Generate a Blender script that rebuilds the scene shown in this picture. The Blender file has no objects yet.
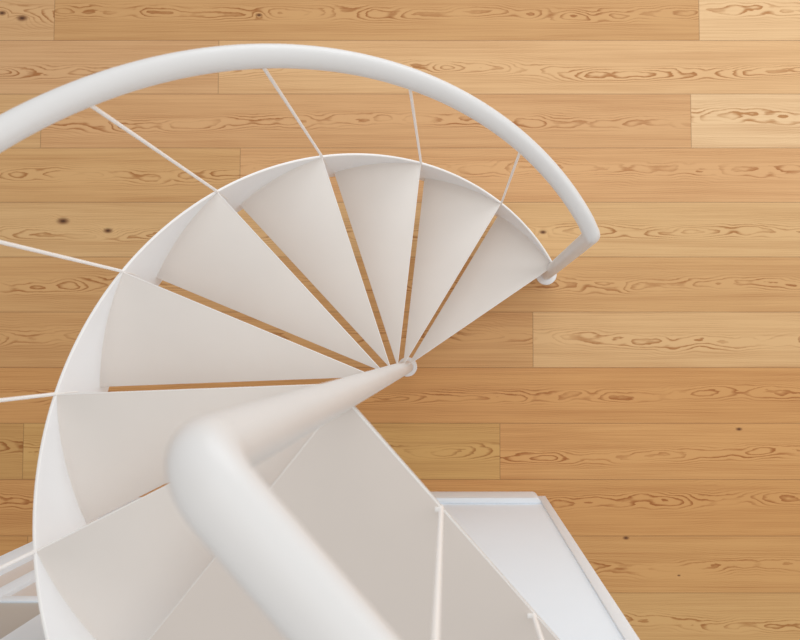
import bpy, bmesh, math, random
from mathutils import Vector, Matrix
random.seed(7)
scene = bpy.context.scene
COL = scene.collection

# ------------------------------------------------------------------ dimensions (metres)
CX, CY = -0.1938, -0.0828          # axis of the spiral
R = 0.7972                         # radius of the outer stringer
TH1 = math.radians(34.34)          # bearing of the first nosing
DTH = math.radians(24.634)         # turn per tread
H1, RISE = 0.2230, 0.2181          # level of first tread, riser
N = 8                              # treads below the landing
HR = 0.8370                        # handrail axis above nosing
ZL = H1 + N * RISE                 # landing level
TUBE = 0.0295                      # radius of column and rails
RT = 0.0272                        # radius of the stair handrail
ZRAIL = 2.772                      # axis of the landing rail
DIRX, DIRY = 0.6626, -0.7490         # bearing of the landing edge
WALLY = -0.690

# ------------------------------------------------------------------ helpers
def link(name, bm, mat=None, parent=None, smooth=None, loc=(0, 0, 0)):
    me = bpy.data.meshes.new(name)
    bmesh.ops.recalc_face_normals(bm, faces=bm.faces[:])
    bm.to_mesh(me); bm.free()
    if smooth is not None:
        for p in me.polygons: p.use_smooth = True
        me.set_sharp_from_angle(angle=math.radians(smooth))
    o = bpy.data.objects.new(name, me); COL.objects.link(o)
    if mat: me.materials.append(mat)
    o.location = loc
    if parent: o.parent = parent
    return o

def box(bm, x0, x1, y0, y1, z0, z1, bev=0.0):
    vs = [bm.verts.new((x, y, z)) for x in (x0, x1) for y in (y0, y1) for z in (z0, z1)]
    fs = [(0, 1, 3, 2), (4, 6, 7, 5), (0, 4, 5, 1), (2, 3, 7, 6), (0, 2, 6, 4), (1, 5, 7, 3)]
    faces = [bm.faces.new([vs[i] for i in f]) for f in fs]
    if bev:
        es = list({e for f in faces for e in f.edges})
        bmesh.ops.bevel(bm, geom=es, offset=bev, segments=2, affect='EDGES', profile=0.5)
    return vs

def prism(bm, pts, z0, z1, bev=0.0):
    lo = [bm.verts.new((x, y, z0)) for x, y in pts]
    hi = [bm.verts.new((x, y, z1)) for x, y in pts]
    n = len(pts)
    faces = [bm.faces.new(hi), bm.faces.new(lo[::-1])]
    for i in range(n):
        faces.append(bm.faces.new((lo[i], lo[(i + 1) % n], hi[(i + 1) % n], hi[i])))
    if bev:
        es = list({e for f in faces for e in f.edges})
        bmesh.ops.bevel(bm, geom=es, offset=bev, segments=2, affect='EDGES', profile=0.5)

def fillet(pts, i, rad, n=10):
    """replace corner i of a polyline by an arc"""
    a, b, c = (Vector(p) for p in pts[i - 1:i + 2])
    u, v = (a - b).normalized(), (c - b).normalized()
    ang = u.angle(v)
    t = rad / math.tan(ang / 2)
    m = b + (u + v).normalized() * (rad / math.sin(ang / 2))
    p0, p1 = b + u * t, b + v * t
    w0, w1 = p0 - m, p1 - m
    full = w0.angle(w1)
    out = []
    for k in range(n + 1):
        s = k / n
        out.append(m + (w0 * math.sin((1 - s) * full) + w1 * math.sin(s * full)) / math.sin(full))
    return list(pts[:i]) + out + list(pts[i + 1:])

def tube(bm, pts, r, seg=32):
    pts = [Vector(p) for p in pts]
    n = len(pts)
    tan = []
    for i in range(n):
        a = pts[i] - pts[i - 1] if i else pts[1] - pts[0]
        b = pts[i + 1] - pts[i] if i < n - 1 else pts[-1] - pts[-2]
        tan.append((a.normalized() + b.normalized()).normalized())
    ref = Vector((0, 0, 1)) if abs(tan[0].z) < 0.9 else Vector((1, 0, 0))
    nx = (ref - tan[0] * ref.dot(tan[0])).normalized()
    rings = []
    for i in range(n):
        nx = (nx - tan[i] * nx.dot(tan[i])).normalized()
        ny = tan[i].cross(nx)
        rings.append([bm.verts.new(pts[i] + (nx * math.cos(2 * math.pi * k / seg) + ny * math.sin(2 * math.pi * k / seg)) * r) for k in range(seg)])
    for i in range(n - 1):
        for k in range(seg):
            bm.faces.new((rings[i][k], rings[i][(k + 1) % seg], rings[i + 1][(k + 1) % seg], rings[i + 1][k]))
    bm.faces.new(rings[0][::-1]); bm.faces.new(rings[-1])

def lathe(bm, prof, seg=48):
    """prof: (radius, z) from bottom to top, closed on the axis"""
    rings = [[bm.verts.new((r * math.cos(2 * math.pi * k / seg), r * math.sin(2 * math.pi * k / seg), z)) for k in range(seg)] for r, z in prof]
    for a, b in zip(rings, rings[1:]):
        for k in range(seg):
            bm.faces.new((a[k], a[(k + 1) % seg], b[(k + 1) % seg], b[k]))
    bm.faces.new(rings[0][::-1]); bm.faces.new(rings[-1])

def polar(th, r=R, z=0.0):
    return Vector((CX + r * math.cos(th), CY + r * math.sin(th), z))

# ------------------------------------------------------------------ materials
class NT:
    def __init__(self, name):
        self.m = bpy.data.materials.new(name); self.m.use_nodes = True
        self.t = self.m.node_tree; self.b = self.t.nodes['Principled BSDF']
    def put(self, sock, v):
        if isinstance(v, bpy.types.NodeSocket): self.t.links.new(v, sock)
        else: sock.default_value = v
    def n(self, kind, **kw):
        o = self.t.nodes.new(kind)
        for k, v in kw.items(): setattr(o, k, v)
        return o
    def math(self, op, a, b=0.0, c=0.0):
        o = self.n('ShaderNodeMath', operation=op)
        for s, v in zip(o.inputs, (a, b, c)): self.put(s, v)
        return o.outputs[0]
    def smooth(self, v, lo, hi, a=0.0, b=1.0):
        o = self.n('ShaderNodeMapRange', interpolation_type='SMOOTHSTEP')
        for s, x in zip(o.inputs, (v, lo, hi, a, b)): self.put(s, x)
        return o.outputs[0]
    def xyz(self, x, y, z=0.0):
        o = self.n('ShaderNodeCombineXYZ')
        for s, v in zip(o.inputs, (x, y, z)): self.put(s, v)
        return o.outputs[0]
    def noise(self, vec, scale=1.0, detail=2.0, rough=0.5):
        o = self.n('ShaderNodeTexNoise')
        self.put(o.inputs['Vector'], vec); self.put(o.inputs['Scale'], scale)
        self.put(o.inputs['Detail'], detail); self.put(o.inputs['Roughness'], rough)
        return o.outputs['Fac']
    def mix(self, f, a, b, mode='MIX'):
        o = self.n('ShaderNodeMix', data_type='RGBA', blend_type=mode)
        self.put(o.inputs['Factor'], f); self.put(o.inputs['A'], a); self.put(o.inputs['B'], b)
        return o.outputs['Result']

def srgb(r, g, b):
    f = lambda c: (c / 255 / 12.92) if c <= 10 else ((c / 255 + 0.055) / 1.055) ** 2.4
    return (f(r), f(g), f(b), 1.0)

def paint(name, col, rough=0.42, mottle=0.02, spec=0.4):
    k = NT(name)
    tc = k.n('ShaderNodeTexCoord')
    f = k.noise(tc.outputs['Object'], 9.0, 3.0)
    dark = tuple(c * (1 - mottle * 2) for c in col[:3]) + (1,)
    k.put(k.b.inputs['Base Color'], k.mix(f, dark, col))
    k.put(k.b.inputs['Roughness'], rough)
    k.put(k.b.inputs['Specular IOR Level'], spec)
    return k.m

STEEL = paint('white_steel_paint', srgb(240, 239, 239))
TREADM = paint('tread_steel_warm_lit', srgb(239, 233, 227))  # same paint as the stringer, warm light on flat faces put into the colour
EDGEM = paint('highlight_and_rod_white', srgb(251, 249, 247), 0.35, 0.0)  # edge highlights put into the colour; also the plain white of the balusters
RAIL = paint('white_rail_paint', srgb(229, 228, 227), 0.38)
LANDM = paint('landing_steel_paint', srgb(228, 219, 211))
WALLM = paint('white_wall_paint', srgb(236, 244, 252), 0.6, 0.01, 0.2)
TRIMM = paint('white_trim_paint', srgb(234, 238, 242), 0.45, 0.01)
PANELM = paint('warm_panel_paint', srgb(222, 214, 208), 0.6, 0.01, 0.2)

def glass():
    k = NT('grey_glazing')
    tc = k.n('ShaderNodeTexCoord')
    f = k.noise(tc.outputs['Object'], 2.0, 1.0)
    k.put(k.b.inputs['Base Color'], k.mix(f, srgb(186, 190, 190), srgb(200, 203, 203)))
    k.put(k.b.inputs['Roughness'], 0.15)
    return k.m
GLASS = glass()

PW = 0.2611                        # plank width
KNOTS = [(0.826, -0.878, .006), (1.361, -0.374, .006), (-1.8305, 0.608, .012), (-1.616, 0.562, .009),
         (-2.05, 1.590, .011), (0.4477, 0.555, .007), (-2.147, 1.615, .008), (-0.9116, 1.605, .006), (1.07, -1.05, .003)]

def wood():
    k = NT('larch_planks')
    uv = k.n('ShaderNodeUVMap', uv_map='plank').outputs[0]
    sp = k.n('ShaderNodeSeparateXYZ'); k.put(sp.inputs[0], uv)
    u, v = sp.outputs[0], sp.outputs[1]
    en = k.n('ShaderNodeUVMap', uv_map='ends').outputs[0]
    se = k.n('ShaderNodeSeparateXYZ'); k.put(se.inputs[0], en)
    att = k.n('ShaderNodeVertexColor', layer_name='tint')
    tint = att.outputs['Color']; kind = att.outputs['Alpha']
    geo = k.n('ShaderNodeNewGeometry')
    ps = k.n('ShaderNodeSeparateXYZ'); k.put(ps.inputs[0], geo.outputs['Position'])
    px, py = ps.outputs[0], ps.outputs[1]
    # knots: nearest weighted distance
    kd = None; swirl = None
    for (x, y, s) in KNOTS:
        dx = k.math('MULTIPLY', k.math('SUBTRACT', px, x), 0.55)
        dy = k.math('SUBTRACT', py, y)
        d = k.math('SQRT', k.math('ADD', k.math('MULTIPLY', dx, dx), k.math('MULTIPLY', dy, dy)))
        d = k.math('DIVIDE', d, s)
        kd = d if kd is None else k.math('MINIMUM', kd, d)
    swirl = k.math('EXPONENT', k.math('MULTIPLY', kd, -0.42))
    # the board is a slice through growth rings whose distance from the pith wanders
    n1 = k.noise(k.xyz(k.math('MULTIPLY', u, 1.3), k.math('MULTIPLY', v, 2.5), 0.0), 1.0, 3.0, 0.62)
    n2 = k.noise(k.xyz(k.math('MULTIPLY', u, 7.5), k.math('MULTIPLY', v, 30.0), 3.7), 1.0, 3.0, 0.55)
    n3 = k.noise(k.xyz(k.math('MULTIPLY', u, 0.8), 0.0, 9.1), 1.0, 1.0)
    y0 = k.math('ADD', k.math('MULTIPLY', k.math('SUBTRACT', n3, 0.5), 0.12), k.math('MULTIPLY', k.math('SUBTRACT', kind, 0.5), 0.045))
    d = k.math('ADD', k.math('ADD', 0.028, k.math('MULTIPLY', kind, 0.034)), k.math('MULTIPLY', k.math('SUBTRACT', n1, 0.5), 0.13))
    d = k.math('ADD', d, k.math('MULTIPLY', k.math('SUBTRACT', n2, 0.5), 0.013))
    w = k.math('ADD', k.math('SUBTRACT', v, y0), k.math('MULTIPLY', k.math('SUBTRACT', n2, 0.5), 0.006))
    r = k.math('SQRT', k.math('ADD', k.math('MULTIPLY', d, d), k.math('MULTIPLY', w, w)))
    r = k.math('ADD', r, k.math('MULTIPLY', swirl, 0.034))
    ph = k.math('DIVIDE', r, 0.0074)
    fr = k.math('FRACT', ph)
    late = k.math('MULTIPLY', k.smooth(fr, 0.42, 0.88), k.smooth(fr, 0.90, 1.0, 1.0, 0.0))
    side = k.math('ABSOLUTE', w)
    core = k.smooth(side, 0.018, 0.048, 1.0, 0.0)
    streak = k.noise(k.xyz(k.math('MULTIPLY', u, 1.6), k.math('MULTIPLY', v, 130.0), 5.0), 1.0, 3.0, 0.6)
    band = k.noise(k.xyz(k.math('MULTIPLY', u, 0.7), k.math('MULTIPLY', v, 22.0), 1.0), 1.0, 2.0)
    cont = k.math('ADD', 0.24, k.math('MULTIPLY', core, 0.78))
    vary = k.noise(k.xyz(k.math('MULTIPLY', u, 3.0), k.math('MULTIPLY', v, 10.0), 7.0), 1.0, 1.0)
    cont = k.math('MULTIPLY', cont, k.smooth(vary, 0.3, 0.68, 0.25, 1.2))
    f = k.math('MULTIPLY', late, cont)
    f = k.math('ADD', f, k.math('MULTIPLY', k.math('SUBTRACT', streak, 0.5), 1.0))
    f = k.math('ADD', f, k.math('MULTIPLY', k.math('SUBTRACT', band, 0.5), 0.75))
    f = k.math('SUBTRACT', f, k.math('MULTIPLY', core, 0.2))
    f = k.math('MINIMUM', k.math('MAXIMUM', k.math('ADD', f, 0.12), 0.0), 1.0)
    light = k.mix(1.0, tint, (1.16, 1.18, 1.20, 1), 'MULTIPLY')
    dark = k.mix(1.0, tint, (0.68, 0.48, 0.31, 1), 'MULTIPLY')
    colr = k.mix(f, light, dark)
    # knots
    colr = k.mix(k.smooth(kd, 0.5, 1.9, 0.85, 0.0), colr, srgb(110, 62, 28))
    colr = k.mix(k.smooth(kd, 0.2, 0.75, 0.8, 0.0), colr, srgb(70, 40, 22))
    # seams between boards
    ed = k.math('SUBTRACT', PW / 2, k.math('ABSOLUTE', v))
    seam = k.smooth(ed, 0.0008, 0.0028, 0.45, 0.0)
    ee = k.math('MINIMUM', se.outputs[0], se.outputs[1])
    seam2 = k.smooth(ee, 0.0008, 0.0028, 0.42, 0.0)
    colr = k.mix(k.math('MAXIMUM', seam, seam2), colr, srgb(96, 58, 30))
    k.put(k.b.inputs['Base Color'], colr)
    k.put(k.b.inputs['Roughness'], k.math('ADD', 0.42, k.math('MULTIPLY', streak, 0.12)))
    k.put(k.b.inputs['Specular IOR Level'], 0.35)
    bp = k.n('ShaderNodeBump'); bp.inputs['Strength'].default_value = 0.08; bp.inputs['Distance'].default_value = 0.002
    k.put(bp.inputs['Height'], k.math('SUBTRACT', 0.5, k.math('ADD', k.math('MULTIPLY', f, 0.4), seam)))
    k.t.links.new(bp.outputs[0], k.b.inputs['Normal'])
    return k.m

# ------------------------------------------------------------------ floor: boards laid in rows along X
Y0 = 1.481                                                  # seam between first two rows seen
JOINTS = {-1: [0.4], 0: [-1.8947, 1.2036], 1: [-1.1026, 2.9], 2: [-1.9467, 1.1575], 3: [-0.993], 4: [2.6], 5: [-2.9],
          6: [0.3976], 7: [2.7], 8: [-1.9919, 0.2404], 9: [2.5], 10: [-1.9599], 11: [1.9], 12: [0.2]}
TINT = {-1: [(222, 172, 118)] * 2,
        0: [(213, 166, 118), (206, 156, 104), (226, 184, 138)],
        1: [(214, 166, 120), (222, 176, 128), (222, 178, 130)],
        2: [(214, 168, 118), (214, 164, 116), (230, 190, 146)],
        3: [(212, 164, 114), (216, 165, 118)],
        4: [(216, 172, 124), (216, 172, 124)],
        5: [(210, 162, 113), (209, 160, 110)],
        6: [(207, 158, 106), (217, 174, 125)],
        7: [(207, 152, 102), (207, 152, 102)],
        8: [(198, 150, 98), (206, 160, 106), (210, 156, 106)],
        9: [(206, 151, 100), (208, 152, 100)],
        10: [(204, 150, 98), (208, 156, 106)],
        11: [(210, 164, 116), (205, 156, 104)],
        12: [(208, 152, 104), (212, 160, 110)]}
def build_floor():
    bm = bmesh.new()
    uvp = bm.loops.layers.uv.new('plank'); uve = bm.loops.layers.uv.new('ends')
    cl = bm.loops.layers.float_color.new('tint')
    for row in range(-9, 19):
        yt, yb = Y0 - (row - 1) * PW, Y0 - row * PW
        js = sorted(JOINTS.get(row, [random.uniform(-3, 3)]))
        xs = [-5.0] + js + [5.0]
        cols = TINT.get(row, [(random.randint(204, 218), random.randint(152, 170), random.randint(102, 120)) for _ in range(len(js) + 1)])
        for i in range(len(xs) - 1):
            a, b = xs[i], xs[i + 1]
            c = cols[min(i, len(cols) - 1)]
            off = random.uniform(0, 60); kind = random.random()
            f = bm.faces.new([bm.verts.new(p) for p in ((a, yb, 0), (b, yb, 0), (b, yt, 0), (a, yt, 0))])
            for lp, (uu, vv) in zip(f.loops, ((a, -PW / 2), (b, -PW / 2), (b, PW / 2), (a, PW / 2))):
                lp[uvp].uv = (uu + off + row * 7, vv)
                lp[uve].uv = (uu - a, b - uu)
                lp[cl] = srgb(c[0] * 0.965, c[1] * (0.975 if row < 6 else 0.965), c[2] * (0.96 if row < 3 else 0.94 if row < 7 else 0.88))[:3] + (kind,)
    o = link('floor', bm, wood())
    o['kind'] = 'structure'
build_floor()

# ------------------------------------------------------------------ south wall under the landing
def struct(name, bm, mat, parent=None):
    o = link(name, bm, mat, parent, 40)
    if not parent: o['kind'] = 'structure'
    return o
bm = bmesh.new(); box(bm, -1.069, 0.449, WALLY - 0.13, WALLY, 0, 1.95, 0.002)
struct('wall_south', bm, WALLM)
# corner board that closes the free end of the wall
bm = bmesh.new(); box(bm, 0.417, 0.4515, WALLY - 0.132, WALLY + 0.006, 0, 1.95, 0.0015)
struct('trim_1', bm, TRIMM)
# skirting with a rounded end
bm = bmesh.new()
y1, y0 = WALLY + 0.026, WALLY
pts = [(-1.069, y0), (0.413, y0)]
for k in range(7):
    a = k / 6 * math.pi / 2
    pts.append((0.413 - 0.022 + 0.022 * math.cos(a), y1 - 0.022 + 0.022 * math.sin(a)))
pts.append((-1.069, y1))
prism(bm, pts, 0, 0.14, 0.002)
struct('baseboard_south', bm, TRIMM)
# doorway at the west end of the wall
bm = bmesh.new(); box(bm, -1.498, -1.405, WALLY - 0.13, WALLY, 0, 1.95, 0.002)
struct('trim_2', bm, WALLM)
bm = bmesh.new(); box(bm, -1.405, -1.069, WALLY - 0.06, WALLY - 0.02, 0, 1.95)
door = struct('door_1', bm, PANELM)
bm = bmesh.new(); box(bm, -1.312, -1.262, WALLY - 0.03, WALLY - 0.006, 0, 1.95, 0.002)
link('stile', bm, WALLM, door, 40)
bm = bmesh.new(); box(bm, -1.300, -1.069, WALLY - 0.03, WALLY - 0.008, 1.283, 1.326, 0.002)
link('door_rail', bm, WALLM, door, 40)
bm = bmesh.new(); box(bm, -1.262, -1.069, WALLY - 0.025, WALLY - 0.012, 1.32, 1.95)
link('glass_pane', bm, GLASS, door, 40)

# ------------------------------------------------------------------ the spiral staircase
stair = bpy.data.objects.new('spiral_staircase', None); COL.objects.link(stair)
stair.location = (CX, CY, 0)
stair['label'] = 'white painted steel spiral staircase winding up from the plank floor around a slim column'
stair['category'] = 'staircase'
OFF = Vector((-CX, -CY, 0))
def part(name, bm, mat=STEEL, smooth=35, parent=stair, label=None):
    o = link(name, bm, mat, parent, smooth)
    if parent is stair: o.location = OFF
    if label: o['label'] = label
    return o

# treads: steel plates, each with a thin bar painted as its front-edge highlight; built once about the axis, then copied
def tread_bm():
    bm = bmesh.new()
    ro, ri, t = R - 0.003, 0.022, 0.006
    gap = 0.006
    pts = [(ri, 0.0), (ro, 0.0)]
    for k in range(1, 17):
        a = (DTH - gap / ro) * k / 16
        pts.append((ro * math.cos(a), ro * math.sin(a)))
    ab = DTH - gap / ri
    pts.append((ri * math.cos(ab), ri * math.sin(ab)))
    prism(bm, pts, -t, 0, 0.0012)
    return bm
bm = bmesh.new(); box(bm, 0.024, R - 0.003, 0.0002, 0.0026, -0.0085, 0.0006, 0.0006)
first = None
for i in range(N):
    if first is None:
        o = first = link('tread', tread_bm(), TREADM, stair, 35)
        nose_glint = nose = link('nosing_highlight', bm, EDGEM, first, 35)
        nose_glint['label'] = 'highlight painted along the front edge of the tread'
    else:
        o = first.copy(); COL.objects.link(o); o.parent = stair
        nose = nose_glint.copy(); COL.objects.link(nose); nose.parent = o
    o.location = (0, 0, H1 + i * RISE)
    o.rotation_euler = (0, 0, TH1 + i * DTH)

# outer stringer: a helical band whose top edge runs through every nosing
bm = bmesh.new()
rows = []
K = 20
for k in range(N * K + 1):
    th = TH1 + DTH * k / K
    zt = H1 + RISE * k / K
    zb = max(zt - 0.27, 0.03)
    ri, ro = R - 0.004, R + 0.004
    e = 0.0012
    rows.append([bm.verts.new(polar(th, r, z)) for r, z in
                 ((ri, zb), (ri, zt - e), (ri + e, zt), (ro - e, zt), (ro, zt - e), (ro, zb))])
for a, b in zip(rows, rows[1:]):
    for j in range(6):
        bm.faces.new((a[j], a[(j + 1) % 6], b[(j + 1) % 6], b[j]))
bm.faces.new(rows[0][::-1]); bm.faces.new(rows[-1])
st = part('stringer', bm, STEEL, 50)
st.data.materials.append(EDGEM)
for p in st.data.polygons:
    if p.normal.z > 0.6: p.material_index = 1  # rim highlight painted on the upward faces

# landing plate
bm = bmesh.new()
th9 = TH1 + N * DTH
e9 = polar(th9)
s_end = (CY - WALLY - 0.002) / -DIRY
EX, EY = CX + 0.0080 * DIRY, CY - 0.0080 * DIRX   # edge line runs just outside the axis
pB = (EX + DIRX * s_end, WALLY + 0.002)
s9 = (CY - WALLY - 0.002) / -math.sin(th9)
pD = (CX + math.cos(th9) * s9, WALLY + 0.002)
prism(bm, [(CX, CY), pD, pB, (EX, EY)], ZL - 0.012, ZL, 0.002)
land = part('landing_plate', bm, LANDM, 35, label='flat triangular steel landing plate at the head of the stair')

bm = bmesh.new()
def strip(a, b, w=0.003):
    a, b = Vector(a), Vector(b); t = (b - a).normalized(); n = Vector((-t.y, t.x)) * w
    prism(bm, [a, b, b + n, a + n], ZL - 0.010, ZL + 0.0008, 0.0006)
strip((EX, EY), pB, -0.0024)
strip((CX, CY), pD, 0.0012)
e = part('edge_highlight', bm, EDGEM, 35, land, 'highlight painted along the landing plate edges')  # thin strips added to carry the rim highlight in their colour

# centre column, its foot flange, and the landing rail it bends into
ELB = 0.045
bm = bmesh.new(); tube(bm, [(CX, CY, 0), (CX, CY, ZRAIL - ELB)], TUBE, 40)
column = part('center_column', bm, RAIL, 40)
bm = bmesh.new(); lathe(bm, [(0.0455, 0.0), (0.0455, 0.010), (0.0435, 0.012), (0.030, 0.012)])
link('floor_flange', bm, STEEL, column, 40, (CX, CY, 0))
L = 1.25
path = [(CX, CY, ZRAIL - 0.30), (CX, CY, ZRAIL), (CX + DIRX * L, CY + DIRY * L, ZRAIL)]
path = fillet(path, 1, ELB, 12)[1:]
bm = bmesh.new(); tube(bm, path, TUBE, 40)
part('landing_rail', bm, RAIL, 40, label='thick white tube bending from the column top into the landing rail')

# handrail following the helix; newel post at its foot
NH = 14
helix = [polar(TH1 + DTH * k / NH, R, H1 + HR + RISE * k / NH) for k in range(0, N * NH + 1)]
foot = Vector((0.4605, 0.3525, 0.0))
top = Vector((0.4625, 0.3670, H1 + HR - 0.004))
pts = [foot, top] + helix[2:]
pts = fillet(pts, 1, 0.022, 8)
bm = bmesh.new(); tube(bm, pts[1:], RT, 32)
part('handrail', bm, RAIL, 40)
bm = bmesh.new(); tube(bm, [foot, pts[1]], RT, 32)
post = part('newel_post', bm, RAIL, 40)
bm = bmesh.new(); lathe(bm, [(0.049, 0.0), (0.049, 0.010), (0.047, 0.012), (0.030, 0.012)])
link('floor_flange', bm, STEEL, post, 40, foot)

# balusters: slim rods from the stringer (and landing edge) up to the rails
bm = bmesh.new(); tube(bm, [(0, 0, -0.10), (0, 0, HR)], 0.0046, 12)
rod = None
for i in range(1, N):
    if rod is None:
        o = rod = link('baluster', bm, EDGEM, stair, 40)
    else:
        o = rod.copy(); COL.objects.link(o); o.parent = stair
    o.location = polar(TH1 + i * DTH, R, H1 + i * RISE) + OFF
bm = bmesh.new(); tube(bm, [(0, 0, -0.02), (0, 0, ZRAIL - ZL)], 0.0046, 12)
box(bm, -0.012, 0.0, -0.004, 0.004, -0.002, 0.004, 0.001)
rod = None
for x, y in ((-0.0140, -0.3010), (0.1590, -0.4976)):
    p = Vector((x, y, ZL)) + OFF
    if rod is None:
        o = rod = link('baluster', bm, EDGEM, stair, 40)
    else:
        o = rod.copy(); COL.objects.link(o); o.parent = stair
    o.location = p

# ------------------------------------------------------------------ light
w = bpy.data.worlds.new('world'); scene.world = w; w.use_nodes = True
bg = w.node_tree.nodes['Background']
bg.inputs[0].default_value = (1.0, 0.985, 0.97, 1); bg.inputs[1].default_value = 0.55
def area(name, loc, target, sx, sy, power, col):
    d = bpy.data.lights.new(name, 'AREA'); d.shape = 'RECTANGLE'; d.size = sx; d.size_y = sy
    d.energy = power; d.color = col
    o = bpy.data.objects.new(name, d); COL.objects.link(o); o.location = loc
    o.rotation_euler = (Vector(target) - Vector(loc)).to_track_quat('-Z', 'Y').to_euler()
area('window_light_north', (1.2, 4.6, 1.7), (0, 0, 0.9), 4.0, 2.4, 85, (0.90, 0.95, 1.0))
area('window_light_east', (4.6, 1.2, 2.0), (0, 0, 0.8), 2.6, 2.2, 45, (0.95, 0.98, 1.0))
area('overhead_fill', (0.6, 0.9, 6.5), (0.2, 0.3, 0), 5.0, 5.0, 80, (1.0, 0.985, 0.965))  # unseen overhead lamp, added to even out the shading on the treads

# ------------------------------------------------------------------ camera: held over the stairwell, looking down
cd = bpy.data.cameras.new('camera'); cam = bpy.data.objects.new('camera', cd); COL.objects.link(cam)
cd.sensor_fit = 'HORIZONTAL'; cd.sensor_width = 36.0; cd.lens = 31.5
cd.shift_x = -48.625 / 800; cd.shift_y = -0.55 / 800
cd.clip_start = 0.01
cam.location = (0, 0, 3.3); cam.rotation_euler = (0.04252, 0, 0)
cd.dof.use_dof = True; cd.dof.focus_distance = 2.5; cd.dof.aperture_fstop = 4.0
scene.camera = cam
scene.view_settings.view_transform = 'Standard'
scene.cycles.diffuse_bounces = 8; scene.cycles.max_bounces = 16
scene.view_settings.look = 'None'
